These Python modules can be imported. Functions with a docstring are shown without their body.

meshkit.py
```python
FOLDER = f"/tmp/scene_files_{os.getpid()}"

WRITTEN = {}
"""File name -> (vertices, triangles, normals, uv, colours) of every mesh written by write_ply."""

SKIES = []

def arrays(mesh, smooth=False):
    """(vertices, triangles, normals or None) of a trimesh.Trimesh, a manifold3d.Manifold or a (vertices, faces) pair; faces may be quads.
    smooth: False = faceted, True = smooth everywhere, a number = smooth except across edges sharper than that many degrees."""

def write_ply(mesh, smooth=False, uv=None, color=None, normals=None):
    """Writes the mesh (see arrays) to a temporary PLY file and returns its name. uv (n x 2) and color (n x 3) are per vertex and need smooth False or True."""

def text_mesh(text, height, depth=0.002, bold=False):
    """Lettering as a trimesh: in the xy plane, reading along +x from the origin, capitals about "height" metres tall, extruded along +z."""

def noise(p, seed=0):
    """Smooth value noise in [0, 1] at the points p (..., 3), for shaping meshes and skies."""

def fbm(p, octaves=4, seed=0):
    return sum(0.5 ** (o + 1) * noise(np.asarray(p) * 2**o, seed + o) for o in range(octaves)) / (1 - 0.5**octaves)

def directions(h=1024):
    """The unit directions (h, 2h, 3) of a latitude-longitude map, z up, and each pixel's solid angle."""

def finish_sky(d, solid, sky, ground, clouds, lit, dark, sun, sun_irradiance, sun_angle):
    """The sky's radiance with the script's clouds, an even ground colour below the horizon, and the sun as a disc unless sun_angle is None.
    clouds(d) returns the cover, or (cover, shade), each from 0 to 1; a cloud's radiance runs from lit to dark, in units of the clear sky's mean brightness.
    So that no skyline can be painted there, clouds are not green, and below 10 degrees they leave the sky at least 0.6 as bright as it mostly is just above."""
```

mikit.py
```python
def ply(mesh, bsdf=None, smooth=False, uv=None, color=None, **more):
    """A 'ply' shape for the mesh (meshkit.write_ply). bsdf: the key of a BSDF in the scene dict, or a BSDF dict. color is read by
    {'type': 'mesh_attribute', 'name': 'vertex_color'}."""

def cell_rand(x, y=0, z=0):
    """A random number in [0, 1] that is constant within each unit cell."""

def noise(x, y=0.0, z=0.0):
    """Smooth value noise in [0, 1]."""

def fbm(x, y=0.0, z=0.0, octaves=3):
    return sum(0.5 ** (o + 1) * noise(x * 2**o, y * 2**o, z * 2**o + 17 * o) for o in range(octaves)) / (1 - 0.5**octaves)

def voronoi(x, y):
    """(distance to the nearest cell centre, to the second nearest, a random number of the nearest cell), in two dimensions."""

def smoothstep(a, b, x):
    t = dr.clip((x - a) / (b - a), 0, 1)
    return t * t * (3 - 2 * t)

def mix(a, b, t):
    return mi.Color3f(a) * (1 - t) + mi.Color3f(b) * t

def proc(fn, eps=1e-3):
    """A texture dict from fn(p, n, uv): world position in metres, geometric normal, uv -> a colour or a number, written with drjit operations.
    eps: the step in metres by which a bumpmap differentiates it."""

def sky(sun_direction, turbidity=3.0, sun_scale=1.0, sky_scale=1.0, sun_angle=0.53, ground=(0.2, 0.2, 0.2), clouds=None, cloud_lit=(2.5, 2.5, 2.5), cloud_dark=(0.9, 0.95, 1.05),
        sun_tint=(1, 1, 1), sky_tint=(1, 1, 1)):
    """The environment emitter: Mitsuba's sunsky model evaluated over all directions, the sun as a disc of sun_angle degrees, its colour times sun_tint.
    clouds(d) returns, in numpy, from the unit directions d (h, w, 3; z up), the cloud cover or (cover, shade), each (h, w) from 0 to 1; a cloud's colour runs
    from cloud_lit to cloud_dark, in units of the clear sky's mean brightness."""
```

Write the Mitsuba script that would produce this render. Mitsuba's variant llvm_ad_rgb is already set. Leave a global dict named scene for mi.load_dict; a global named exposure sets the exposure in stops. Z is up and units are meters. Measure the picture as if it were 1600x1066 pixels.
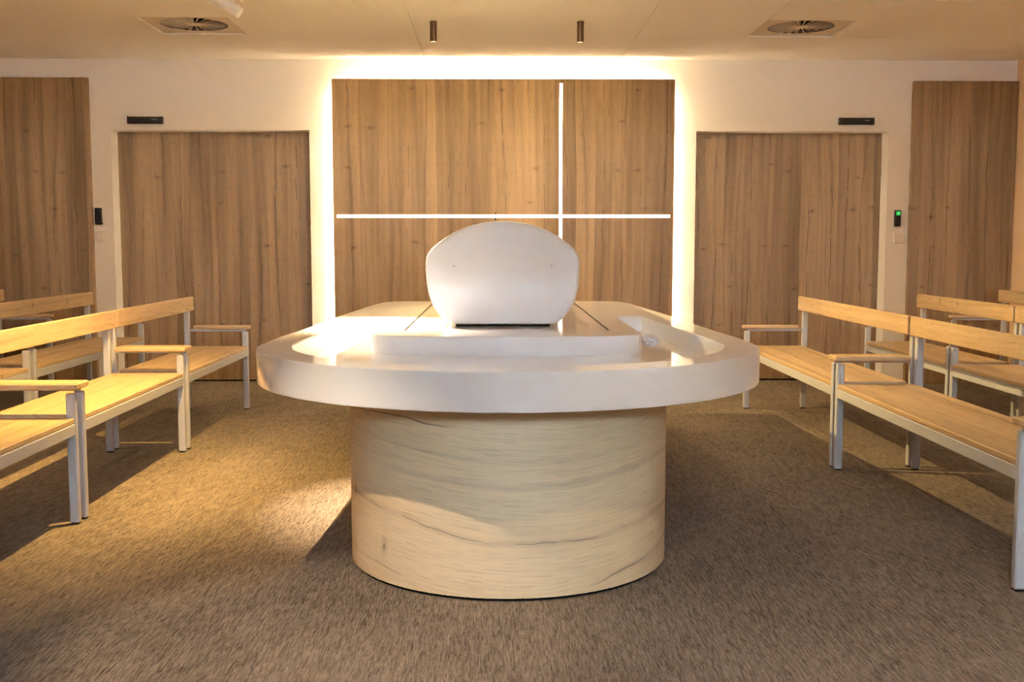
import math, random
import numpy as np
import trimesh
import manifold3d as m3
import drjit as dr
import mitsuba as mi
import mikit
import meshkit
from mikit import noise, fbm, cell_rand, smoothstep, mix
from shapely.geometry import Polygon, Point
from shapely import affinity

T = mi.ScalarTransform4f
random.seed(7)
scene, labels = {}, {}

# ---------------------------------------------------------------- camera
F_PIX, YAW = 1690.0, 24 / 1690.0
PITCH = math.atan((533 - 378) / F_PIX)
FWD = np.array([math.sin(YAW) * math.cos(PITCH), math.cos(YAW) * math.cos(PITCH), -math.sin(PITCH)])
EYE = np.array([0.0, 0.0, 1.22])
scene['camera'] = {'type': 'perspective', 'fov': math.degrees(2 * math.atan(800 / F_PIX)), 'fov_axis': 'x', 'near_clip': 0.05, 'far_clip': 200.0,
                   'to_world': T().look_at(origin=EYE.tolist(), target=(EYE + FWD).tolist(), up=[0, 0, 1])}
# ---------------------------------------------------------------- sky (daylight through the glazed wall behind the camera), exposure
SKY_SCALE = 295.0
exposure = 3.0
GAIN = 0.125                    # every lamp and the sky are scaled by this; the exposure undoes it
scene['sky'] = mikit.sky([-0.5, 0.75, 0.75], turbidity=4.0, sun_scale=0.0, sky_scale=SKY_SCALE * GAIN, ground=(0.5, 0.46, 0.4),
                         clouds=lambda d: np.clip(meshkit.fbm(d * 3.0, 4, 5) * 1.6 - 0.2, 0, 1), cloud_lit=(1.32, 1.57, 1.84), cloud_dark=(0.94, 1.09, 1.29))
scene['sky']['sampling_weight'] = 12.0
WARM, MILD, DEEP = np.array([1.0, 0.70, 0.29]), np.array([1.0, 0.75, 0.50]), np.array([1.0, 0.61, 0.18])
# head position, aim point, radiant intensity, half beam, half cone, colour
SPOTS = [((-1.68, 2.31, 2.58), (-0.585, 3.23, 0.0), 23.0, 12.5, 17.0, MILD),
         ((-1.52, 6.40, 2.56), (2.25, 6.05, 0.4), 75.0, 13, 38, WARM),
         ((-1.32, 5.00, 2.56), (-1.98, 5.25, 0.45), 64.0, 17, 44, DEEP),
         ((-1.30, 5.95, 2.60), (-0.58, 5.20, 0.80), 160.0, 8, 17, MILD)]
# recessed ceiling downlights above the frame: position, aim, power
DOWNLIGHTS = [((-3.0, 5.9), (-3.2, 7.6, 0.0), 0.34), ((0.15, 6.2), (0.15, 7.4, 0.0), 0.36), ((3.1, 5.9), (3.2, 7.6, 0.0), 0.22), ((1.0, 1.8), (1.15, 2.4, 0.0), 0.92)]
DOWN_POWER = 16.5
LED_POWER, CROSS_POWER, PENDANT_POWER = 64.0, 5.0, 7.5

# ---------------------------------------------------------------- materials
def tex(fn): return mikit.proc(fn)

def oak_colour(a, l, seed, light, dark, width=0.165, crack=0.68, knots=0.26, pore=0.16, ringy=0.26):
    """Oak laminate: a across the grain, l along it, in metres."""
    aa = a + 0.055 * (fbm(a * 2.3 + seed, l * 0.6, octaves=2) - 0.5) + 0.010 * (noise(a * 8.0, l * 2.6, seed) - 0.5)
    q = aa / width
    ci = dr.floor(q)
    board = cell_rand(ci, seed)
    broad = fbm(aa * 8.0, l * 0.55 + board * 9.0, seed, octaves=3)
    ring = noise(aa * 42.0 + 3.0 * noise(aa * 6.0, l * 0.9, seed + 2), l * 0.7, seed + 3)
    t = 0.46 * board + 0.85 * broad + ringy * ring - 0.16 - 0.5 * ringy
    col = mix(dark, light, dr.clip(t, 0, 1))
    po = smoothstep(0.55, 0.85, noise(aa * 430.0, l * 16.0, seed + 5)) + 0.45 * smoothstep(0.5, 0.9, noise(aa * 230.0, l * 6.0, seed + 6))
    col = col * (1.06 - pore * po)
    f = q - ci - 0.5 + 0.45 * (noise(l * 0.8, ci * 3.7, seed) - 0.5) + 0.09 * (noise(l * 7.0, ci * 3.7, seed + 2) - 0.5) + 0.035 * (noise(l * 26.0, ci * 3.7, seed + 4) - 0.5)
    d = dr.abs(f) * width
    on = smoothstep(0.42, 0.62, noise(l * 2.1, ci * 5.1, seed + 11)) * smoothstep(0.15, 0.45, noise(l * 11.0, ci * 5.1, seed + 12))
    dim = smoothstep(0.36, 0.62, noise(l * 1.1, ci * 5.1, seed + 13))
    w = 0.0014 + 0.0042 * on * noise(l * 5.0, ci * 2.3, seed + 14)
    ck = (1 - smoothstep(0.25, 1.0, d / w)) * on + 0.34 * (1 - smoothstep(0.001, 0.022, d)) * dim
    kx, ky = aa / 0.19, l / 0.33
    ix, iy = dr.floor(kx), dr.floor(ky)
    ox, oy = 0.25 + 0.5 * cell_rand(ix, iy, seed + 21), 0.25 + 0.5 * cell_rand(ix, iy, seed + 22)
    has = dr.select(cell_rand(ix, iy, seed + 23) < knots, 1.0, 0.0)
    dx, dy = (kx - ix - ox) * 0.19, (ky - iy - oy) * 0.33
    sz = 0.5 + 0.9 * cell_rand(ix, iy, seed + 24)
    kd = dr.sqrt(dr.square(dx / (0.019 * sz)) + dr.square((dy + 0.4 * dx * (cell_rand(ix, iy, seed + 25) - 0.5)) / (0.009 * sz)))
    kn = (0.6 * (1 - smoothstep(0.2, 0.8, kd)) + 0.28 * (1 - smoothstep(0.5, 2.6, kd))) * has
    m = dr.clip(crack * dr.clip(ck, 0, 1) + 0.7 * kn, 0, 1)
    return col * (mi.Color3f(1.0) - mi.Color3f(0.80, 0.90, 0.96) * m)

OAK_L, OAK_D = (0.50, 0.325, 0.158), (0.20, 0.117, 0.05)
BEN_L, BEN_D = (0.64, 0.46, 0.26), (0.47, 0.32, 0.165)
BAS_L, BAS_D = (0.84, 0.635, 0.385), (0.61, 0.455, 0.265)
TABX, BASE_Y = 0.045, 4.19

def rough(tx, alpha=0.25): return {'type': 'roughplastic', 'diffuse_reflectance': tx, 'alpha': alpha, 'int_ior': 1.45}
def rgb(*c): return {'type': 'rgb', 'value': list(c)}

scene['oak_wall'] = rough(tex(lambda p, n, uv: oak_colour(p.x, p.z, 1, OAK_L, OAK_D)), 0.3)
scene['oak_bench'] = rough(tex(lambda p, n, uv: oak_colour(p.x + p.z * 1.3, p.y, 4, BEN_L, BEN_D, 0.19, 0.5, 0.15)), 0.28)
scene['oak_arm'] = rough(tex(lambda p, n, uv: oak_colour(p.y + p.z * 1.3, p.x, 6, BEN_L, BEN_D, 0.19, 0.4, 0.1)), 0.28)
scene['oak_base'] = rough(tex(lambda p, n, uv: oak_colour(p.z + 0.03 * dr.sin(p.x * 4.0 + 1.0), dr.atan2(p.x - TABX, BASE_Y - p.y) * 0.62, 8, BAS_L, BAS_D, 0.17, 0.55, 0.34, 0.12, 0.12)), 0.3)

def carpet_fn(p, n, uv):
    u, v = 0.988 * p.x + 0.155 * p.y, -0.155 * p.x + 0.988 * p.y
    s, r = 0.951 * p.x - 0.309 * p.y, 0.309 * p.x + 0.951 * p.y
    a = noise(p.x * 270, p.y * 24)
    g = noise(p.x * 420 + 5.0, p.y * 46, 4)
    b = noise(s * 210, r * 130, 3)
    c = fbm(s * 46, r * 15, 5, octaves=2)
    d = fbm(u * 2.0, v * 1.6, 7, octaves=3)
    e = noise(u * 520, v * 300, 9)
    t = 0.42 * a + 0.28 * g + 0.18 * b + 0.18 * c + 0.24 * d + 0.12 * e - 0.23
    return mix((0.050, 0.039, 0.030), (0.30, 0.245, 0.19), dr.clip(1.15 * t - 0.05, 0, 1))
scene['carpet'] = {'type': 'diffuse', 'reflectance': tex(carpet_fn)}
scene['white_wall'] = {'type': 'diffuse', 'reflectance': rgb(0.82, 0.79, 0.765)}
scene['white_ceiling'] = {'type': 'diffuse', 'reflectance': rgb(0.88, 0.85, 0.81)}
scene['tan_wall'] = {'type': 'diffuse', 'reflectance': rgb(0.78, 0.55, 0.36)}
scene['white_gloss'] = {'type': 'roughplastic', 'diffuse_reflectance': rgb(0.83, 0.83, 0.82), 'alpha': 0.012, 'int_ior': 1.45}
scene['white_satin'] = {'type': 'roughplastic', 'diffuse_reflectance': rgb(0.90, 0.90, 0.89), 'alpha': 0.18, 'int_ior': 1.45}
scene['cream_plastic'] = {'type': 'roughplastic', 'diffuse_reflectance': rgb(0.80, 0.76, 0.70), 'alpha': 0.12}
scene['black_plastic'] = {'type': 'roughplastic', 'diffuse_reflectance': rgb(0.010, 0.010, 0.011), 'alpha': 0.15, 'int_ior': 1.35}
scene['black_matt'] = {'type': 'diffuse', 'reflectance': rgb(0.015, 0.014, 0.013)}
scene['grey_metal'] = {'type': 'roughplastic', 'diffuse_reflectance': rgb(0.47, 0.47, 0.465), 'alpha': 0.22}
scene['bronze'] = {'type': 'principled', 'base_color': rgb(0.13, 0.085, 0.05), 'metallic': 0.8, 'roughness': 0.35}
scene['grey_mark'] = {'type': 'diffuse', 'reflectance': rgb(0.25, 0.25, 0.25)}
scene['water_film'] = {'type': 'thindielectric', 'int_ior': 1.33}
scene['water_foam'] = {'type': 'roughplastic', 'diffuse_reflectance': rgb(0.72, 0.72, 0.71), 'alpha': 0.03, 'int_ior': 1.33}
scene['vane_grey'] = {'type': 'diffuse', 'reflectance': rgb(0.44, 0.39, 0.345)}
scene['vent_paint'] = {'type': 'diffuse', 'reflectance': rgb(0.70, 0.62, 0.55)}

# ---------------------------------------------------------------- helpers
def box(x0, x1, y0, y1, z0, z1, b=0.0):
    """A box with chamfered edges."""
    if b <= 0:
        m = trimesh.creation.box(extents=[x1 - x0, y1 - y0, z1 - z0])
        m.apply_translation([(x0 + x1) / 2, (y0 + y1) / 2, (z0 + z1) / 2])
        return m
    pts = []
    for x, sx in ((x0, 1), (x1, -1)):
        for y, sy in ((y0, 1), (y1, -1)):
            for z, sz in ((z0, 1), (z1, -1)):
                pts += [(x, y + sy * b, z + sz * b), (x + sx * b, y, z + sz * b), (x + sx * b, y + sy * b, z)]
    return trimesh.Trimesh(*_hull(pts), process=False)

def _hull(pts):
    m = m3.Manifold.hull_points(np.asarray(pts, float)).to_mesh()
    return m.vert_properties[:, :3], m.tri_verts

def cyl(p, q, r, r2=None, n=32):
    """A straight (tapered) cylinder between two points."""
    p, q = np.asarray(p, float), np.asarray(q, float)
    t = (q - p) / np.linalg.norm(q - p)
    a = np.cross(t, [0, 0, 1.0] if abs(t[2]) < 0.9 else [1.0, 0, 0]); a /= np.linalg.norm(a); b = np.cross(t, a)
    ang = np.arange(n) * 2 * np.pi / n
    ring = np.cos(ang)[:, None] * a + np.sin(ang)[:, None] * b
    return trimesh.Trimesh(*_hull(np.vstack([p + r * ring, q + (r if r2 is None else r2) * ring])), process=False)

def cross(poly):
    out = [np.asarray(poly.exterior.coords)[:-1]] + [np.asarray(i.coords)[:-1] for i in poly.interiors]
    return m3.CrossSection(out, m3.FillRule.EvenOdd)

def extrude(poly, z0, z1):
    return cross(poly).extrude(z1 - z0).translate([0, 0, z0])

def prism(poly, z0, z1, bevel):
    """An upright prism with a chamfered top and bottom edge."""
    inner = poly.buffer(-bevel)
    n = 3
    parts = []
    for k in range(n):
        a0, a1 = k / n * math.pi / 2, (k + 1) / n * math.pi / 2
        parts.append((bevel * (1 - math.sin(a0)), bevel * (1 - math.cos(a0)), bevel * (1 - math.cos(a1))))
    m = extrude(poly, z0 + bevel, z1 - bevel)
    for ins, h0, h1 in parts:
        p = poly.buffer(-(bevel * (1 - math.sin(math.acos(max(-1, min(1, 1 - (h0 + h1) / 2 / bevel)))))))
        m += extrude(p, z0 + h0, z0 + bevel) + extrude(p, z1 - bevel, z1 - h0)
    return m

def spline(pts, n=160, closed=False):
    from scipy.interpolate import PchipInterpolator, CubicSpline
    p = np.asarray(pts, float)
    s = np.r_[0, np.cumsum(np.linalg.norm(np.diff(p, axis=0), axis=1))]
    u = np.linspace(0, s[-1], n)
    return np.c_[PchipInterpolator(s, p[:, 0])(u), PchipInterpolator(s, p[:, 1])(u)]

def numbered(key):
    if key not in scene and not any(k.startswith(key + '__') for k in scene): return key
    n = 1
    while f'{key}_{n:03d}' in scene or any(k.startswith(f'{key}_{n:03d}__') for k in scene): n += 1
    return f'{key}_{n:03d}'

def obj(name, mesh, mat, parent=None, smooth=False, label=None, **more):
    key = numbered(f'{parent}__{name}' if parent else name)
    scene[key] = mikit.ply(mesh, mat, smooth=smooth, **more)
    if label: labels[key] = {'label': label}
    return key

def tag(key, label, cat=None, group=None, kind=None):
    labels[key] = {k: v for k, v in (('label', label), ('category', cat), ('group', group), ('kind', kind)) if v}

def struct(name, mesh, mat, label=None, smooth=False):
    scene[name] = mikit.ply(mesh, mat, smooth=smooth)
    labels[name] = {'kind': 'structure', **({'label': label, 'category': label and name.split('_')[0]} if label else {})}
    return name

def emit(c, p, weight=0.02): return {'type': 'area', 'radiance': {'type': 'rgb', 'value': (np.asarray(c) * p * GAIN).tolist()}, 'sampling_weight': weight}

# ---------------------------------------------------------------- room shell
XL, XR, YR, YB, H = -5.2, 4.43, -2.6, 9.302, 2.752
LEAF = YB + 0.172
struct('floor', box(XL - 0.1, XR + 0.1, YR - 0.1, YB + 0.34, -0.06, 0), 'carpet', 'brown flecked carpet floor of the room')
DOORS = [(-3.256, -1.585, 2.16), (1.70, 3.347, 2.157)]
w = box(XL, XR, YB, YB + 0.165, 0, H)
w = m3.Manifold.cube([XR - XL, 0.165, H]).translate([XL, YB, 0])
for x0, x1, h in DOORS: w -= m3.Manifold.cube([x1 - x0, 0.4, h + 0.01]).translate([x0, YB - 0.1, -0.01])
w += m3.Manifold.cube([XR - XL, 0.08, H]).translate([XL, YB + 0.24, 0])
struct('wall_back', w, 'white_wall', 'white end wall with two doorways and lit oak panel')
struct('wall_right', box(XR, XR + 0.1, YR, YB + 0.3, 0, H), 'tan_wall', 'tan painted right side wall')
struct('wall_left', box(XL - 0.1, XL, YR, YB + 0.3, 0, H), 'tan_wall', 'tan painted left side wall')
# glazed wall behind the camera
w = m3.Manifold.cube([XR - XL + 0.2, 0.1, H]).translate([XL - 0.1, YR - 0.1, 0])
WX0, WX1, WZ0, WZ1 = -1.2, 2.4, 1.95, 2.55
w -= m3.Manifold.cube([WX1 - WX0, 0.3, WZ1 - WZ0]).translate([WX0, YR - 0.2, WZ0])
struct('wall_front', w, 'white_wall', 'white wall with a wide window behind the viewer')
fr = []
for k in range(5):
    x = WX0 + (WX1 - WX0) * k / 4
    fr.append(box(max(x - 0.03, WX0), min(x + 0.03, WX1), YR - 0.08, YR - 0.02, WZ0, WZ1, 0.004))
fr += [box(WX0, WX1, YR - 0.078, YR - 0.022, WZ0, WZ0 + 0.05, 0.004), box(WX0, WX1, YR - 0.078, YR - 0.022, WZ1 - 0.05, WZ1, 0.004)]
struct('window_1', trimesh.util.concatenate(fr), 'grey_metal', 'grey framed wide window behind the viewer')
# ceiling: a slab with plasterboard panels under it, fine joints between them
VENTS = [(-2.155, 7.92), (2.20, 7.96)]
VH = 0.313
sl = m3.Manifold.cube([XR - XL + 0.2, YB + 0.44 - YR, 0.10]).translate([XL - 0.1, YR - 0.1, H + 0.008])
for cx, cy in VENTS: sl -= m3.Manifold.cube([2 * VH, 2 * VH, 0.07]).translate([cx - VH, cy - VH, H - 0.01])
struct('ceiling', sl, 'white_ceiling', 'white panelled ceiling')
g = 0.003
for x0, x1, y0, y1 in [(XL, -0.594, YR, YB), (-0.594, 1.05, YR, YB), (1.05, XR, 8.275, YB), (1.05, 1.885, YR, 8.275), (1.885, XR, 7.07, 8.275), (1.885, XR, YR, 7.07)]:
    pm = extrude(Polygon([(x0 + g, y0 + g), (x1 - g, y0 + g), (x1 - g, y1 - g), (x0 + g, y1 - g)]), H, H + 0.008)
    for cx, cy in VENTS: pm -= m3.Manifold.cube([2 * VH, 2 * VH, 0.1]).translate([cx - VH, cy - VH, H - 0.05])
    obj('panel', pm, 'white_ceiling', 'ceiling')

# doors: one flush oak leaf each, set back in the wall
for i, (x0, x1, h) in enumerate(DOORS):
    k = struct(f'door_{i + 1}', box(x0 - 0.12, x1 + 0.12, LEAF, LEAF + 0.045, 0.012, h + 0.07, 0.002), 'oak_wall',
               ['wide oak sliding door recessed left of the lit panel', 'wide oak sliding door recessed right of the lit panel'][i])
    obj('guide_rail', box(x0 - 0.1, x1 + 0.1, LEAF - 0.005, LEAF + 0.045, 0.0, 0.010), 'black_matt', k)

# ---------------------------------------------------------------- oak wall panels
k = obj('wall_panel', box(XL, -3.425, YB - 0.045, YB, 0.0, 2.59, 0.002), 'oak_wall')
tag(k, 'tall oak panel on the end wall, left of the left door', 'wall panel')
k = obj('wall_panel', box(3.535, XR - 0.005, YB - 0.045, YB, 0.0, 2.575, 0.002), 'oak_wall')
tag(k, 'tall oak panel on the end wall in the right corner', 'wall panel')

PX0, PX1, PZ0, PZ1, PF = -1.374, 1.498, 0.12, 2.575, 9.20
k = 'backlit_panel'
tag(k, 'large oak panel with glowing edges and a light cross, centre of the end wall', 'wall panel')
obj('board', box(PX0, PX1, PF, PF + 0.02, PZ0, PZ1, 0.0015), 'oak_wall', k)
obj('subframe', box(PX0 + 0.05, PX1 - 0.05, PF + 0.021, YB - 0.003, PZ0 + 0.05, PZ1 - 0.05), 'white_wall', k)
def strip(mesh, power, name='light_strip', col=(1.0, 0.77, 0.46)):
    obj(name, mesh, 'cream_plastic', k, emitter=emit(col, power, 1.0))
strip(box(PX0 + 0.041, PX0 + 0.049, PF + 0.035, PF + 0.050, PZ0 + 0.06, PZ1 - 0.06), LED_POWER)
strip(box(PX1 - 0.049, PX1 - 0.041, PF + 0.035, PF + 0.050, PZ0 + 0.06, PZ1 - 0.06), LED_POWER)
strip(box(PX0 + 0.06, PX1 - 0.06, PF + 0.035, PF + 0.050, PZ1 - 0.049, PZ1 - 0.041), LED_POWER)
CX, CZ, CW = 0.541, 1.436, 0.014
strip(box(-1.348, 1.470, PF - 0.003, PF + 0.004, CZ - CW, CZ + CW), CROSS_POWER, 'cross_bar', (1.0, 0.86, 0.66))
strip(box(CX - CW, CX + CW, PF - 0.003, PF + 0.004, CZ + CW, 2.542), CROSS_POWER, 'cross_bar', (1.0, 0.86, 0.66))
strip(box(CX - CW, CX + CW, PF - 0.003, PF + 0.004, 0.55, CZ - CW), CROSS_POWER, 'cross_bar', (1.0, 0.86, 0.66))
# a small hook over the crossbar
hk = [box(-0.014, -0.006, PF - 0.012, PF, CZ + 0.010, CZ + 0.034, 0.002), box(-0.0125, -0.0075, PF - 0.010, PF - 0.004, CZ - 0.05, CZ + 0.02, 0.001), box(-0.016, -0.004, PF - 0.014, PF - 0.003, CZ - 0.034, CZ - 0.014, 0.002)]
obj('hook', trimesh.util.concatenate(hk), 'black_plastic', k, label='small dark hook over the crossbar')

# ---------------------------------------------------------------- devices on the end wall
for x0, x1, lab in [(-3.10, -2.81, 'black door sensor bar above the left door'), (2.913, 3.203, 'black door sensor bar above the right door')]:
    t = numbered('door_sensor'); tag(t, lab, 'sensor', 'sensors above the doors')
    obj('housing', box(x0, x1, YB - 0.045, YB, 2.211, 2.268, 0.006), 'black_plastic', t)
    obj('lens_cover', box(x0 + 0.02, x1 - 0.02, YB - 0.049, YB - 0.0451, 2.219, 2.258, 0.002), 'black_plastic', t)
    for s in (0, 1): obj('end_cap', box((x0 - 0.003, x1 - 0.012)[s], (x0 + 0.012, x1 + 0.003)[s], YB - 0.047, YB, 2.209, 2.270, 0.004), 'black_plastic', t)
    obj('nameplate', box(x1 - 0.085, x1 - 0.04, YB - 0.0500, YB - 0.0491, 2.240, 2.247), 'grey_mark', t, label='small grey marking')
for x0, x1, z0, z1, lab in [(-3.408, -3.350, 1.366, 1.507, 'black card reader beside the left door'), (3.413, 3.467, 1.352, 1.490, 'black card reader with a green light beside the right door')]:
    t = numbered('card_reader'); tag(t, lab, 'card reader')
    obj('housing', box(x0, x1, YB - 0.026, YB, z0, z1, 0.005), 'black_plastic', t)
    if x0 > 0:
        obj('status_light', box(x0 + 0.008, x1 - 0.008, YB - 0.030, YB - 0.0261, z1 - 0.045, z1 - 0.010, 0.003), 'black_plastic', t, label='glowing green status light', emitter=emit((0.03, 1.0, 0.12), 0.45))
        obj('indicator', cyl([x0 + 0.03, YB - 0.0301, z1 - 0.026], [x0 + 0.03, YB - 0.032, z1 - 0.026], 0.007, n=16), 'black_plastic', t, emitter=emit((0.25, 1.0, 0.35), 1.6))
    else:
        obj('status_light', box(x0 + 0.008, x1 - 0.008, YB - 0.030, YB - 0.0261, z1 - 0.045, z1 - 0.010, 0.003), 'black_plastic', t)
        obj('key', cyl([x1, YB - 0.012, z0 + 0.012], [x1 + 0.006, YB - 0.02, z0 + 0.010], 0.007, n=16), 'black_plastic', t)
for x0, x1, z0, z1, lab in [(-3.412, -3.322, 1.222, 1.312, 'cream light switch under the left card reader'), (3.415, 3.515, 1.210, 1.306, 'cream light switch under the right card reader')]:
    t = numbered('light_switch'); tag(t, lab, 'light switch')
    obj('frame', box(x0, x1, YB - 0.010, YB, z0, z1, 0.004), 'cream_plastic', t)
    obj('rocker', box(x0 + 0.018, x1 - 0.018, YB - 0.016, YB - 0.0101, z0 + 0.016, z1 - 0.016, 0.003), 'cream_plastic', t)

# ---------------------------------------------------------------- ceiling vents
for (cx, cy), lab in [(VENTS[0], 'square swirl air vent in the ceiling above the left benches'), (VENTS[1], 'square swirl air vent in the ceiling above the right benches')]:
    t = numbered('ceiling_vent'); tag(t, lab, 'vent', 'ceiling vents')
    N, zp = 24, H + 0.012
    hw = VH - 0.006
    sq = Polygon([(-hw, -hw), (hw, -hw), (hw, hw), (-hw, hw)])
    slot = Polygon([(0.055, -0.004), (0.232, -0.026), (0.241, 0.0), (0.232, 0.026), (0.055, 0.005)])
    face = extrude(sq, zp, zp + 0.0025)
    for q in range(N): face -= extrude(affinity.rotate(slot, 360 * q / N, origin=(0, 0)), zp - 0.01, zp + 0.01)
    obj('face_plate', face.translate([cx, cy, 0]), 'vent_paint', t)
    obj('plenum', box(cx - VH + 0.001, cx + VH - 0.001, cy - VH + 0.001, cy + VH - 0.001, H + 0.050, H + 0.0599), 'black_matt', t)
    obj('hub', cyl([cx, cy, zp - 0.004], [cx, cy, zp], 0.022, n=20), 'vent_paint', t)
    va = math.radians(52)
    for q in range(N):
        c_, s_ = math.cos(va), math.sin(va)
        pts = []
        for r, y0, wd in ((0.062, -0.004, 0.010), (0.234, -0.026, 0.030)):
            for e in (0, wd):
                for th in (0, 0.0008): pts.append((r, y0 + e * c_ - th * s_, zp + 0.0012 + e * s_ + th * c_))
        v = trimesh.Trimesh(*_hull(pts), process=False)
        v.apply_transform(trimesh.transformations.rotation_matrix(2 * math.pi * q / N, [0, 0, 1]))
        v.apply_translation([cx, cy, 0])
        obj('vane', v, 'vane_grey', t)

# ---------------------------------------------------------------- small cylinder downlights in front of the panel
for x, lab in [(-0.439, 'small bronze cylinder downlight on the ceiling, left of the pair'), (0.588, 'small bronze cylinder downlight on the ceiling, right of the pair')]:
    t = numbered('cylinder_downlight'); tag(t, lab, 'ceiling lamp', 'cylinder downlights before the panel')
    y, r = 7.72, 0.0235
    obj('mount', cyl([x, y, H - 0.045], [x, y, H], r, n=28), 'bronze', t, smooth=40)
    obj('joint', cyl([x, y, H - 0.050], [x, y, H - 0.045], r * 0.8, n=28), 'bronze', t, smooth=40)
    tube = m3.Manifold.cylinder(0.090, r, r, 32).translate([x, y, H - 0.140]) - m3.Manifold.cylinder(0.02, r * 0.82, r * 0.82, 32).translate([x, y, H - 0.141])
    obj('shade', tube, 'bronze', t, smooth=40)
    obj('lens', cyl([x, y, H - 0.1395], [x, y, H - 0.120], r * 0.80, n=28), 'cream_plastic', t, label='glowing lens', emitter=emit((1, 0.78, 0.45), 2.0))
    scene[f'{t}_beam'] = {'type': 'spot', 'to_world': T().look_at(origin=[x, y, H - 0.145], target=[x, 8.5, 0.0], up=[0, 1, 0]), 'intensity': {'type': 'rgb', 'value': (WARM * PENDANT_POWER * GAIN).tolist()}, 'sampling_weight': 1.0, 'cutoff_angle': 86.0, 'beam_width': 25.0}

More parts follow.
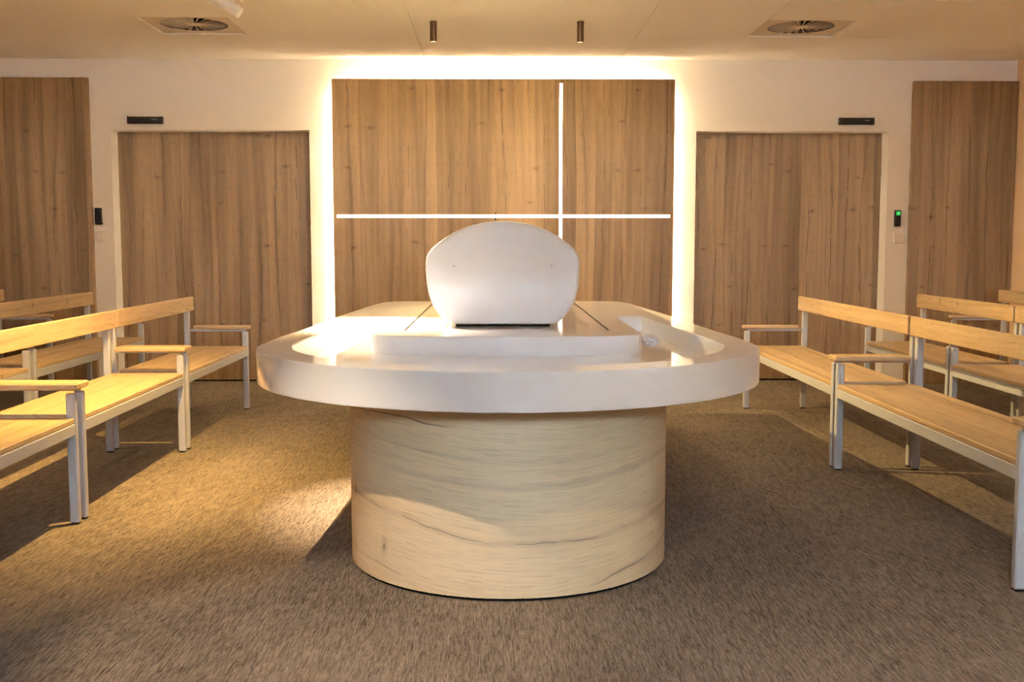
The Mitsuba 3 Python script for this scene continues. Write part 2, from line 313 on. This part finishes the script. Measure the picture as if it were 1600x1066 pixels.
# ---------------------------------------------------------------- white track spotlights (one in view, the rest above the frame)
for i, (pos, aim, power, beam, cone, hue) in enumerate(SPOTS):
    pos, aim = np.array(pos), np.array(aim)
    d = (aim - pos) / np.linalg.norm(aim - pos)
    t = numbered('spotlight')
    tag(t, ['white cylinder spotlight on the ceiling nearest the viewer, above the picture', 'white cylinder spotlight hanging from the ceiling at the top left',
            'white cylinder spotlight on the ceiling beside the front left benches, above the picture',
            'white cylinder spotlight above the picture, aimed at the water on the left of the table'][i], 'ceiling lamp')
    tail, nose = pos - d * 0.13, pos + d * 0.05
    def man(m): return m3.Manifold(m3.Mesh(np.asarray(m.vertices, np.float32), np.asarray(m.faces, np.uint32)))
    head = man(cyl(tail, nose, 0.036, n=32)) - man(cyl(nose - d * 0.055, nose + d * 0.01, 0.031, n=32))
    obj('head', head, 'white_satin', t, smooth=40)
    obj('lens', cyl(nose - d * 0.0549, nose - d * 0.052, 0.030, n=28), 'cream_plastic', t, label='glowing lens', emitter=emit(WARM, 0.4))
    c = pos - d * 0.05
    obj('mount', cyl([c[0], c[1], H - 0.03], [c[0], c[1], H], 0.055, n=32), 'white_satin', t, smooth=40)
    obj('arm', cyl([c[0], c[1], c[2]], [c[0], c[1], H - 0.025], 0.010, n=16), 'white_satin', t, smooth=40)
    o = nose + d * 0.006
    side_ = np.cross(d, [0, 0, 1.0]); side_ /= np.linalg.norm(side_); top_ = np.cross(side_, d)
    yk = _hull([pos + top_ * (0.062 + e_) + d * a_ + side_ * b_ for a_ in (-0.11, 0.03) for b_ in (-0.016, 0.016) for e_ in (-0.004, 0.004)])
    obj('yoke', trimesh.Trimesh(*yk, process=False), 'white_satin', t)
    scene[f'{t}_beam'] = {'type': 'spot', 'to_world': T().look_at(origin=o.tolist(), target=aim.tolist(), up=[0, 1, 0.1]), 'intensity': {'type': 'rgb', 'value': (hue * power * GAIN).tolist()}, 'sampling_weight': 3.0, 'cutoff_angle': float(cone), 'beam_width': float(beam)}

# ---------------------------------------------------------------- recessed downlights
for i, ((x, y), aim, part) in enumerate(DOWNLIGHTS):
    t = numbered('recessed_downlight')
    tag(t, ['round recessed downlight in the ceiling over the left rows, above the picture', 'round recessed downlight in the ceiling over the table, above the picture', 'round recessed downlight in the ceiling over the right rows, above the picture', 'round recessed downlight in the ceiling just in front of the viewer, above the picture'][i], 'ceiling lamp')
    ringm = m3.Manifold.cylinder(0.008, 0.075, 0.075, 40).translate([x, y, H - 0.008]) - m3.Manifold.cylinder(0.02, 0.055, 0.055, 40).translate([x, y, H - 0.01])
    obj('ring', ringm, 'white_satin', t, smooth=40)
    obj('lens', cyl([x, y, H - 0.004], [x, y, H - 0.0005], 0.054, n=32), 'cream_plastic', t, label='glowing lens', emitter=emit(MILD, 3.0))
    o = np.array([x, y, H - 0.012])
    scene[f'{t}_beam'] = {'type': 'spot', 'to_world': T().look_at(origin=o.tolist(), target=list(aim), up=[0, 1, 0.1]), 'intensity': {'type': 'rgb', 'value': (MILD * DOWN_POWER * part * GAIN).tolist()}, 'sampling_weight': 2.0, 'cutoff_angle': 78.0 if i < 3 else 46.0, 'beam_width': 40.0 if i < 3 else 16.0}

# ---------------------------------------------------------------- the table
ZT, ZB = 0.825, 0.700
def mirror(half):
    """Outline from its right half (front to back), mirrored about x = 0."""
    h = np.asarray(half)
    return np.vstack([h, (h * [-1, 1])[::-1]])
def clean(p): return Polygon(p).buffer(0)
ang = np.linspace(-math.pi / 2, -0.12, 60)
front = np.c_[0.962 * np.cos(ang), 4.222 + 0.962 * np.sin(ang)]
side = spline([front[-1], (0.955, 4.35), (0.925, 4.85), (0.893, 5.65), (0.845, 6.45), (0.812, 6.90)], 60)[1:]
corner = spline([side[-1], (0.797, 7.03), (0.765, 7.15), (0.70, 7.21), (0.60, 7.225), (0.001, 7.228)], 50)[1:]
outline = clean(mirror(np.vstack([front, side, corner])))
outline = outline.simplify(0.0006)
ri = [(0.0, 3.425), (0.14, 3.433), (0.28, 3.462), (0.42, 3.520), (0.56, 3.620), (0.67, 3.740), (0.755, 3.885), (0.805, 4.02), (0.826, 4.14), (0.826, 4.30), (0.808, 4.60), (0.765, 5.10), (0.725, 5.72)]
recess = clean(np.vstack([spline(ri, 160), (spline(ri, 160) * [-1, 1])[::-1][:-1]]))
pl = [(0.0, 4.485), (0.2, 4.492), (0.38, 4.518), (0.50, 4.548), (0.545, 4.572), (0.572, 4.605), (0.583, 4.66), (0.585, 4.80), (0.585, 5.9)]
island = clean(np.vstack([spline(pl, 120), (spline(pl, 120) * [-1, 1])[::-1][:-1]]))
channel = recess.difference(island).buffer(-0.006).buffer(0.006).simplify(0.0005)
if channel.geom_type != 'Polygon': channel = max(channel.geoms, key=lambda q: q.area)

top = prism(outline, ZB, ZT, 0.006)
top -= extrude(channel, ZT - 0.080, ZT + 0.01)
top -= extrude(channel.buffer(0.004), ZT - 0.003, ZT + 0.01)
for s in (-1, 1): top -= m3.Manifold.cube([0.011, 2.36, 0.05]).translate([s * 0.4565 - 0.0055, 4.83, ZT - 0.035])
t = 'table'
tag(t, 'large white round-fronted table with a water channel on an oak drum base', 'table')
obj('top', top.translate([TABX, 0, 0]), 'white_gloss', t, smooth=25, label='glossy white top with a sunken channel and two dark rails')
for s in (-1, 1): obj('rail', box(TABX + s * 0.4565 - 0.0053, TABX + s * 0.4565 + 0.0053, 4.832, 7.185, ZT - 0.035, ZT - 0.010), 'black_matt', t, label='thin dark rail let into the top')
RB = 0.612
drum = Point(0, BASE_Y).buffer(RB, 64).union(Polygon([(-RB, BASE_Y), (RB, BASE_Y), (RB, 6.2), (-RB, 6.2)])).union(Point(0, 6.2).buffer(RB, 64))
obj('base', extrude(drum, 0.012, ZB).translate([TABX, 0, 0]), 'oak_base', t, smooth=25, label='rounded base clad in horizontal oak')
obj('plinth', extrude(drum.buffer(-0.012), 0.0, 0.012).translate([TABX, 0, 0]), 'black_matt', t, smooth=25)

# water in the channel
JETS = [(0.705, 4.95), (-0.78, 4.83)]
WZ = ZT - 0.060
wp = channel.buffer(-0.0005)
cs = cross(wp)
wm = cs.extrude(0.01).refine_to_length(0.022).to_mesh()
wv, wf = wm.vert_properties[:, :3].copy(), wm.tri_verts
up = (np.abs(wv[wf][:, :, 2] - 0.01).max(1) < 1e-6)
sheet = trimesh.Trimesh(wv, wf[up], process=True)
v = sheet.vertices.copy()
z = 0.00007 * (meshkit.noise(np.c_[v[:, :2] * 9, v[:, :1] * 0], 3) - 0.5)
for jx, jy in JETS:
    r = np.hypot(v[:, 0] - jx + TABX, v[:, 1] - jy)
    z += 0.0010 * np.exp(-r / 0.05) * np.cos(r * 130)
v[:, 2] = WZ + z
v[:, 0] += TABX
sheet = trimesh.Trimesh(v, sheet.faces, process=False)
t = 'water'
tag(t, 'clear shallow water filling the curved channel of the white table', 'water', kind='stuff')
obj('surface', sheet, 'water_film', t, smooth=True)
for i, (jx, jy) in enumerate(JETS):
    s = trimesh.creation.icosphere(4, 1.0)
    p = s.vertices
    k_ = 1 + 0.7 * (meshkit.fbm(p * 3.2 + i * 5, 3, 4) - 0.5)
    q = p * k_[:, None] * [0.040, 0.040, 0.026] + [jx, jy, WZ + 0.004]
    obj('bubbling_jet', trimesh.Trimesh(q, s.faces, process=False), 'water_foam', t, smooth=True, label='low bubbling mound of water')

# ---------------------------------------------------------------- the pod on the table
S = 290 / 1472.0
right = [(740, 95), (820, 98), (900, 110), (1000, 132), (1100, 170), (1200, 230), (1285, 295), (1332, 342), (1350, 385), (1352, 440), (1349, 530), (1338, 630), (1313, 725), (1268, 805), (1215, 868), (1165, 908), (1140, 916)]
left = [(330, 916), (308, 908), (258, 868), (205, 805), (162, 725), (140, 630), (130, 530), (127, 440), (129, 385), (147, 342), (194, 295), (278, 240), (380, 183), (480, 138), (570, 112), (655, 98)]
FR = np.array([math.cos(YAW), -math.sin(YAW), 0]); UPV = np.cross(FR, FWD)
PODY = 5.03
def at_depth(px, py, Y):
    d = FR * (px - 800) / F_PIX + UPV * (533 - py) / F_PIX + FWD
    p = EYE + d * Y / d[1]
    return p[0], p[2]
prof = np.array([at_depth(640 + x * S, 330 + y * S, PODY) for x, y in right + left])
pc = prof[:, 0].mean() * 0 + (prof[:, 0].max() + prof[:, 0].min()) / 2
sym = Polygon(prof).union(affinity.scale(Polygon(prof), -1, 1, origin=(pc, 0))).buffer(0)
sym = sym.buffer(-0.03).buffer(0.03)
zlow = sym.bounds[1]
sym = affinity.translate(sym, 0, ZT + 0.012 - zlow)
ring = np.asarray(sym.exterior.coords)[:-1]
from scipy.ndimage import gaussian_filter1d
u = np.linspace(0, sym.exterior.length, 361)[:-1]
ring = np.array([sym.exterior.interpolate(q).coords[0] for q in u])
ring = gaussian_filter1d(ring, 3, axis=0, mode='wrap')
poly = Polygon(ring)
def loft(sections):
    n = len(sections[0][1]); V, Fc = [], []
    for y, r in sections: V.append(np.c_[r[:, 0], np.full(n, y), r[:, 1]])
    V = np.vstack(V)
    for s_ in range(len(sections) - 1):
        for j in range(n):
            a, b = s_ * n + j, s_ * n + (j + 1) % n
            Fc += [(a, b, b + n), (a, b + n, a + n)]
    c0, c1 = len(V), len(V) + 1
    V = np.vstack([V, [[pc, sections[0][0], ring[:, 1].mean()], [pc, sections[-1][0], ring[:, 1].mean()]]])
    m = (len(sections) - 1) * n
    for j in range(n):
        Fc += [(c0, (j + 1) % n, j), (c1, m + j, m + (j + 1) % n)]
    me = trimesh.Trimesh(V, Fc, process=False)
    me.fix_normals()
    return me
def inset(d):
    c = np.array([pc, ring[:, 1].mean()])
    e = np.roll(ring, -1, 0) - np.roll(ring, 1, 0)
    nrm = np.c_[e[:, 1], -e[:, 0]] / np.linalg.norm(e, axis=1)[:, None]
    if ((ring - c) * nrm).sum() < 0: nrm = -nrm
    return ring - nrm * d
B, LEN = 0.014, 1.95
secs = [(PODY + B * (1 - math.sin(a)), inset(B * (1 - math.cos(a)))) for a in np.linspace(math.pi / 2, 0, 7)]
secs += [(PODY + LEN - B * (1 - math.sin(a)), inset(B * (1 - math.cos(a)))) for a in np.linspace(0, math.pi / 2, 7)]
t = 'pod'
tag(t, 'smooth white pod with domed top and bulging sides standing on the table', 'pod')
obj('body', loft(secs), 'white_satin', t, smooth=30)
obj('foot', box(pc - 0.22, pc + 0.22, PODY + 0.035, PODY + LEN - 0.04, ZT, ZT + 0.0125), 'black_matt', t, label='thin dark foot under the body')
for x, y in ((709, 416), (862, 415.5)):
    px, pz = at_depth(x, y, PODY)
    obj('screw_cap', cyl([px, PODY - 0.0025, pz], [px, PODY + 0.001, pz], 0.004, n=14), 'grey_metal', t)
for z0, z1, yy in ((1.015, 1.035, 5.35), (1.085, 1.105, 5.15)):
    xx = ring[np.argmin(np.abs(ring[:, 1] - (z0 + z1) / 2) + 10 * (ring[:, 0] > pc)), 0]
    obj('side_catch', box(xx - 0.006, xx + 0.01, yy, yy + 0.06, z0, z1, 0.003), 'white_satin', t)

# ---------------------------------------------------------------- benches
ARM, SEAT, BACK = 0.615, 0.466, 0.825
def bench(s, xf, y1, y0, near_arm, far_arm, label, group, middle=()):
    """s = -1 left / +1 right; xf = |x| of the aisle-side legs; y1 far end, y0 near end (leg centres)."""
    t = numbered('bench')
    tag(t, label, 'bench', group)
    P, Q = 0.020, 0.017
    xb = xf + 0.42
    def bx(xa, xb_, *r, b=0.003):
        a, b_ = sorted((s * xa, s * xb_)); return box(a, b_, *r, b)
    obj('seat', bx(xf - 0.018, xb - 0.028, y0 + Q + 0.001, y1 - Q - 0.001, SEAT - 0.024, SEAT, b=0.004), 'oak_bench', t)
    obj('backrest', bx(xb - 0.047, xb - P - 0.0005, y0 - 0.020, y1 + 0.020, BACK - 0.102, BACK, b=0.004), 'oak_bench', t)
    obj('rail', bx(xf - P, xf + 0.010, y0 + Q, y1 - Q, 0.392, SEAT - 0.0245), 'grey_metal', t)
    obj('rail', bx(xb - 0.012, xb + 0.016, y0 + Q, y1 - Q, 0.392, SEAT - 0.0245), 'grey_metal', t)
    for yy in (y0, y1):
        obj('leg', bx(xf - P, xf + P, yy - Q, yy + Q, 0.006, ARM - 0.044, b=0.005), 'grey_metal', t)
        obj('leg', bx(xb - P, xb + P, yy - Q, yy + Q, 0.006, BACK - 0.006, b=0.005), 'grey_metal', t)
        obj('side_rail', bx(xf + P, xb - P, yy - 0.012, yy + 0.012, 0.392, SEAT - 0.026), 'grey_metal', t)
        for xx in (xf, xb): obj('leg_glide', bx(xx - 0.015, xx + 0.015, yy - 0.015, yy + 0.015, 0, 0.0055, b=0.001), 'black_plastic', t)
    for yy in middle:
        obj('leg', bx(xf - P, xf + P, yy - Q, yy + Q, 0.0, 0.391, b=0.003), 'grey_metal', t)
        obj('leg', bx(xb - P, xb + P, yy - Q, yy + Q, 0.0, 0.391, b=0.003), 'grey_metal', t)
    for yy, w0, w1, on in ((y0, near_arm - 0.03, 0.028, near_arm), (y1, -0.028, 0.028, far_arm)):
        if on:
            a0, a1 = (yy + (-near_arm) - 0.03, yy + 0.028) if yy == y0 else (yy - 0.028, yy + 0.03)
            obj('armrest', bx(xf - 0.035, xb - 0.05, a0, a1, ARM - 0.026, ARM, b=0.005), 'oak_arm', t)
            obj('arm_bar', bx(xf - 0.005, xb - P, yy - 0.012, yy + 0.012, ARM - 0.044, ARM - 0.0265, b=0.002), 'grey_metal', t)
    return t
GL, GR = 'benches on the left side', 'benches on the right side'
bench(-1, 1.83, 7.87, 6.335, 0.088, True, 'far bench of the front left row, next to the left door', GL)
bench(-1, 1.83, 6.247, 4.725, 0.088, False, 'brightly lit middle bench of the front left row', GL)
bench(-1, 1.83, 4.637, 3.10, 0, False, 'nearest bench of the front left row, cut off by the left edge', GL)
bench(-1, 2.83, 8.62, 6.60, 0.088, True, 'far bench of the second left row, behind the front row', GL)
bench(-1, 2.83, 6.51, 4.55, 0, False, 'near bench of the second left row at the left edge', GL)
bench(-1, 3.76, 9.12, 7.40, 0, True, 'bench of the third left row against the oak panel, barely in view', GL)
bench(1, 1.83, 7.85, 5.775, 0.075, True, 'far bench of the front right row, next to the right door', GR)
bench(1, 1.83, 5.70, 3.68, 0.065, False, 'near bench of the front right row, running out of the right edge', GR)
bench(1, 2.83, 8.18, 6.68, 0.065, True, 'far bench of the second right row, in front of the corner panel', GR)
bench(1, 2.83, 6.61, 4.60, 0.065, False, 'near bench of the second right row at the right edge', GR, (5.48, 5.41))
bench(1, 3.80, 8.92, 7.40, 0.065, True, 'bench of the third right row against the tan wall', GR)
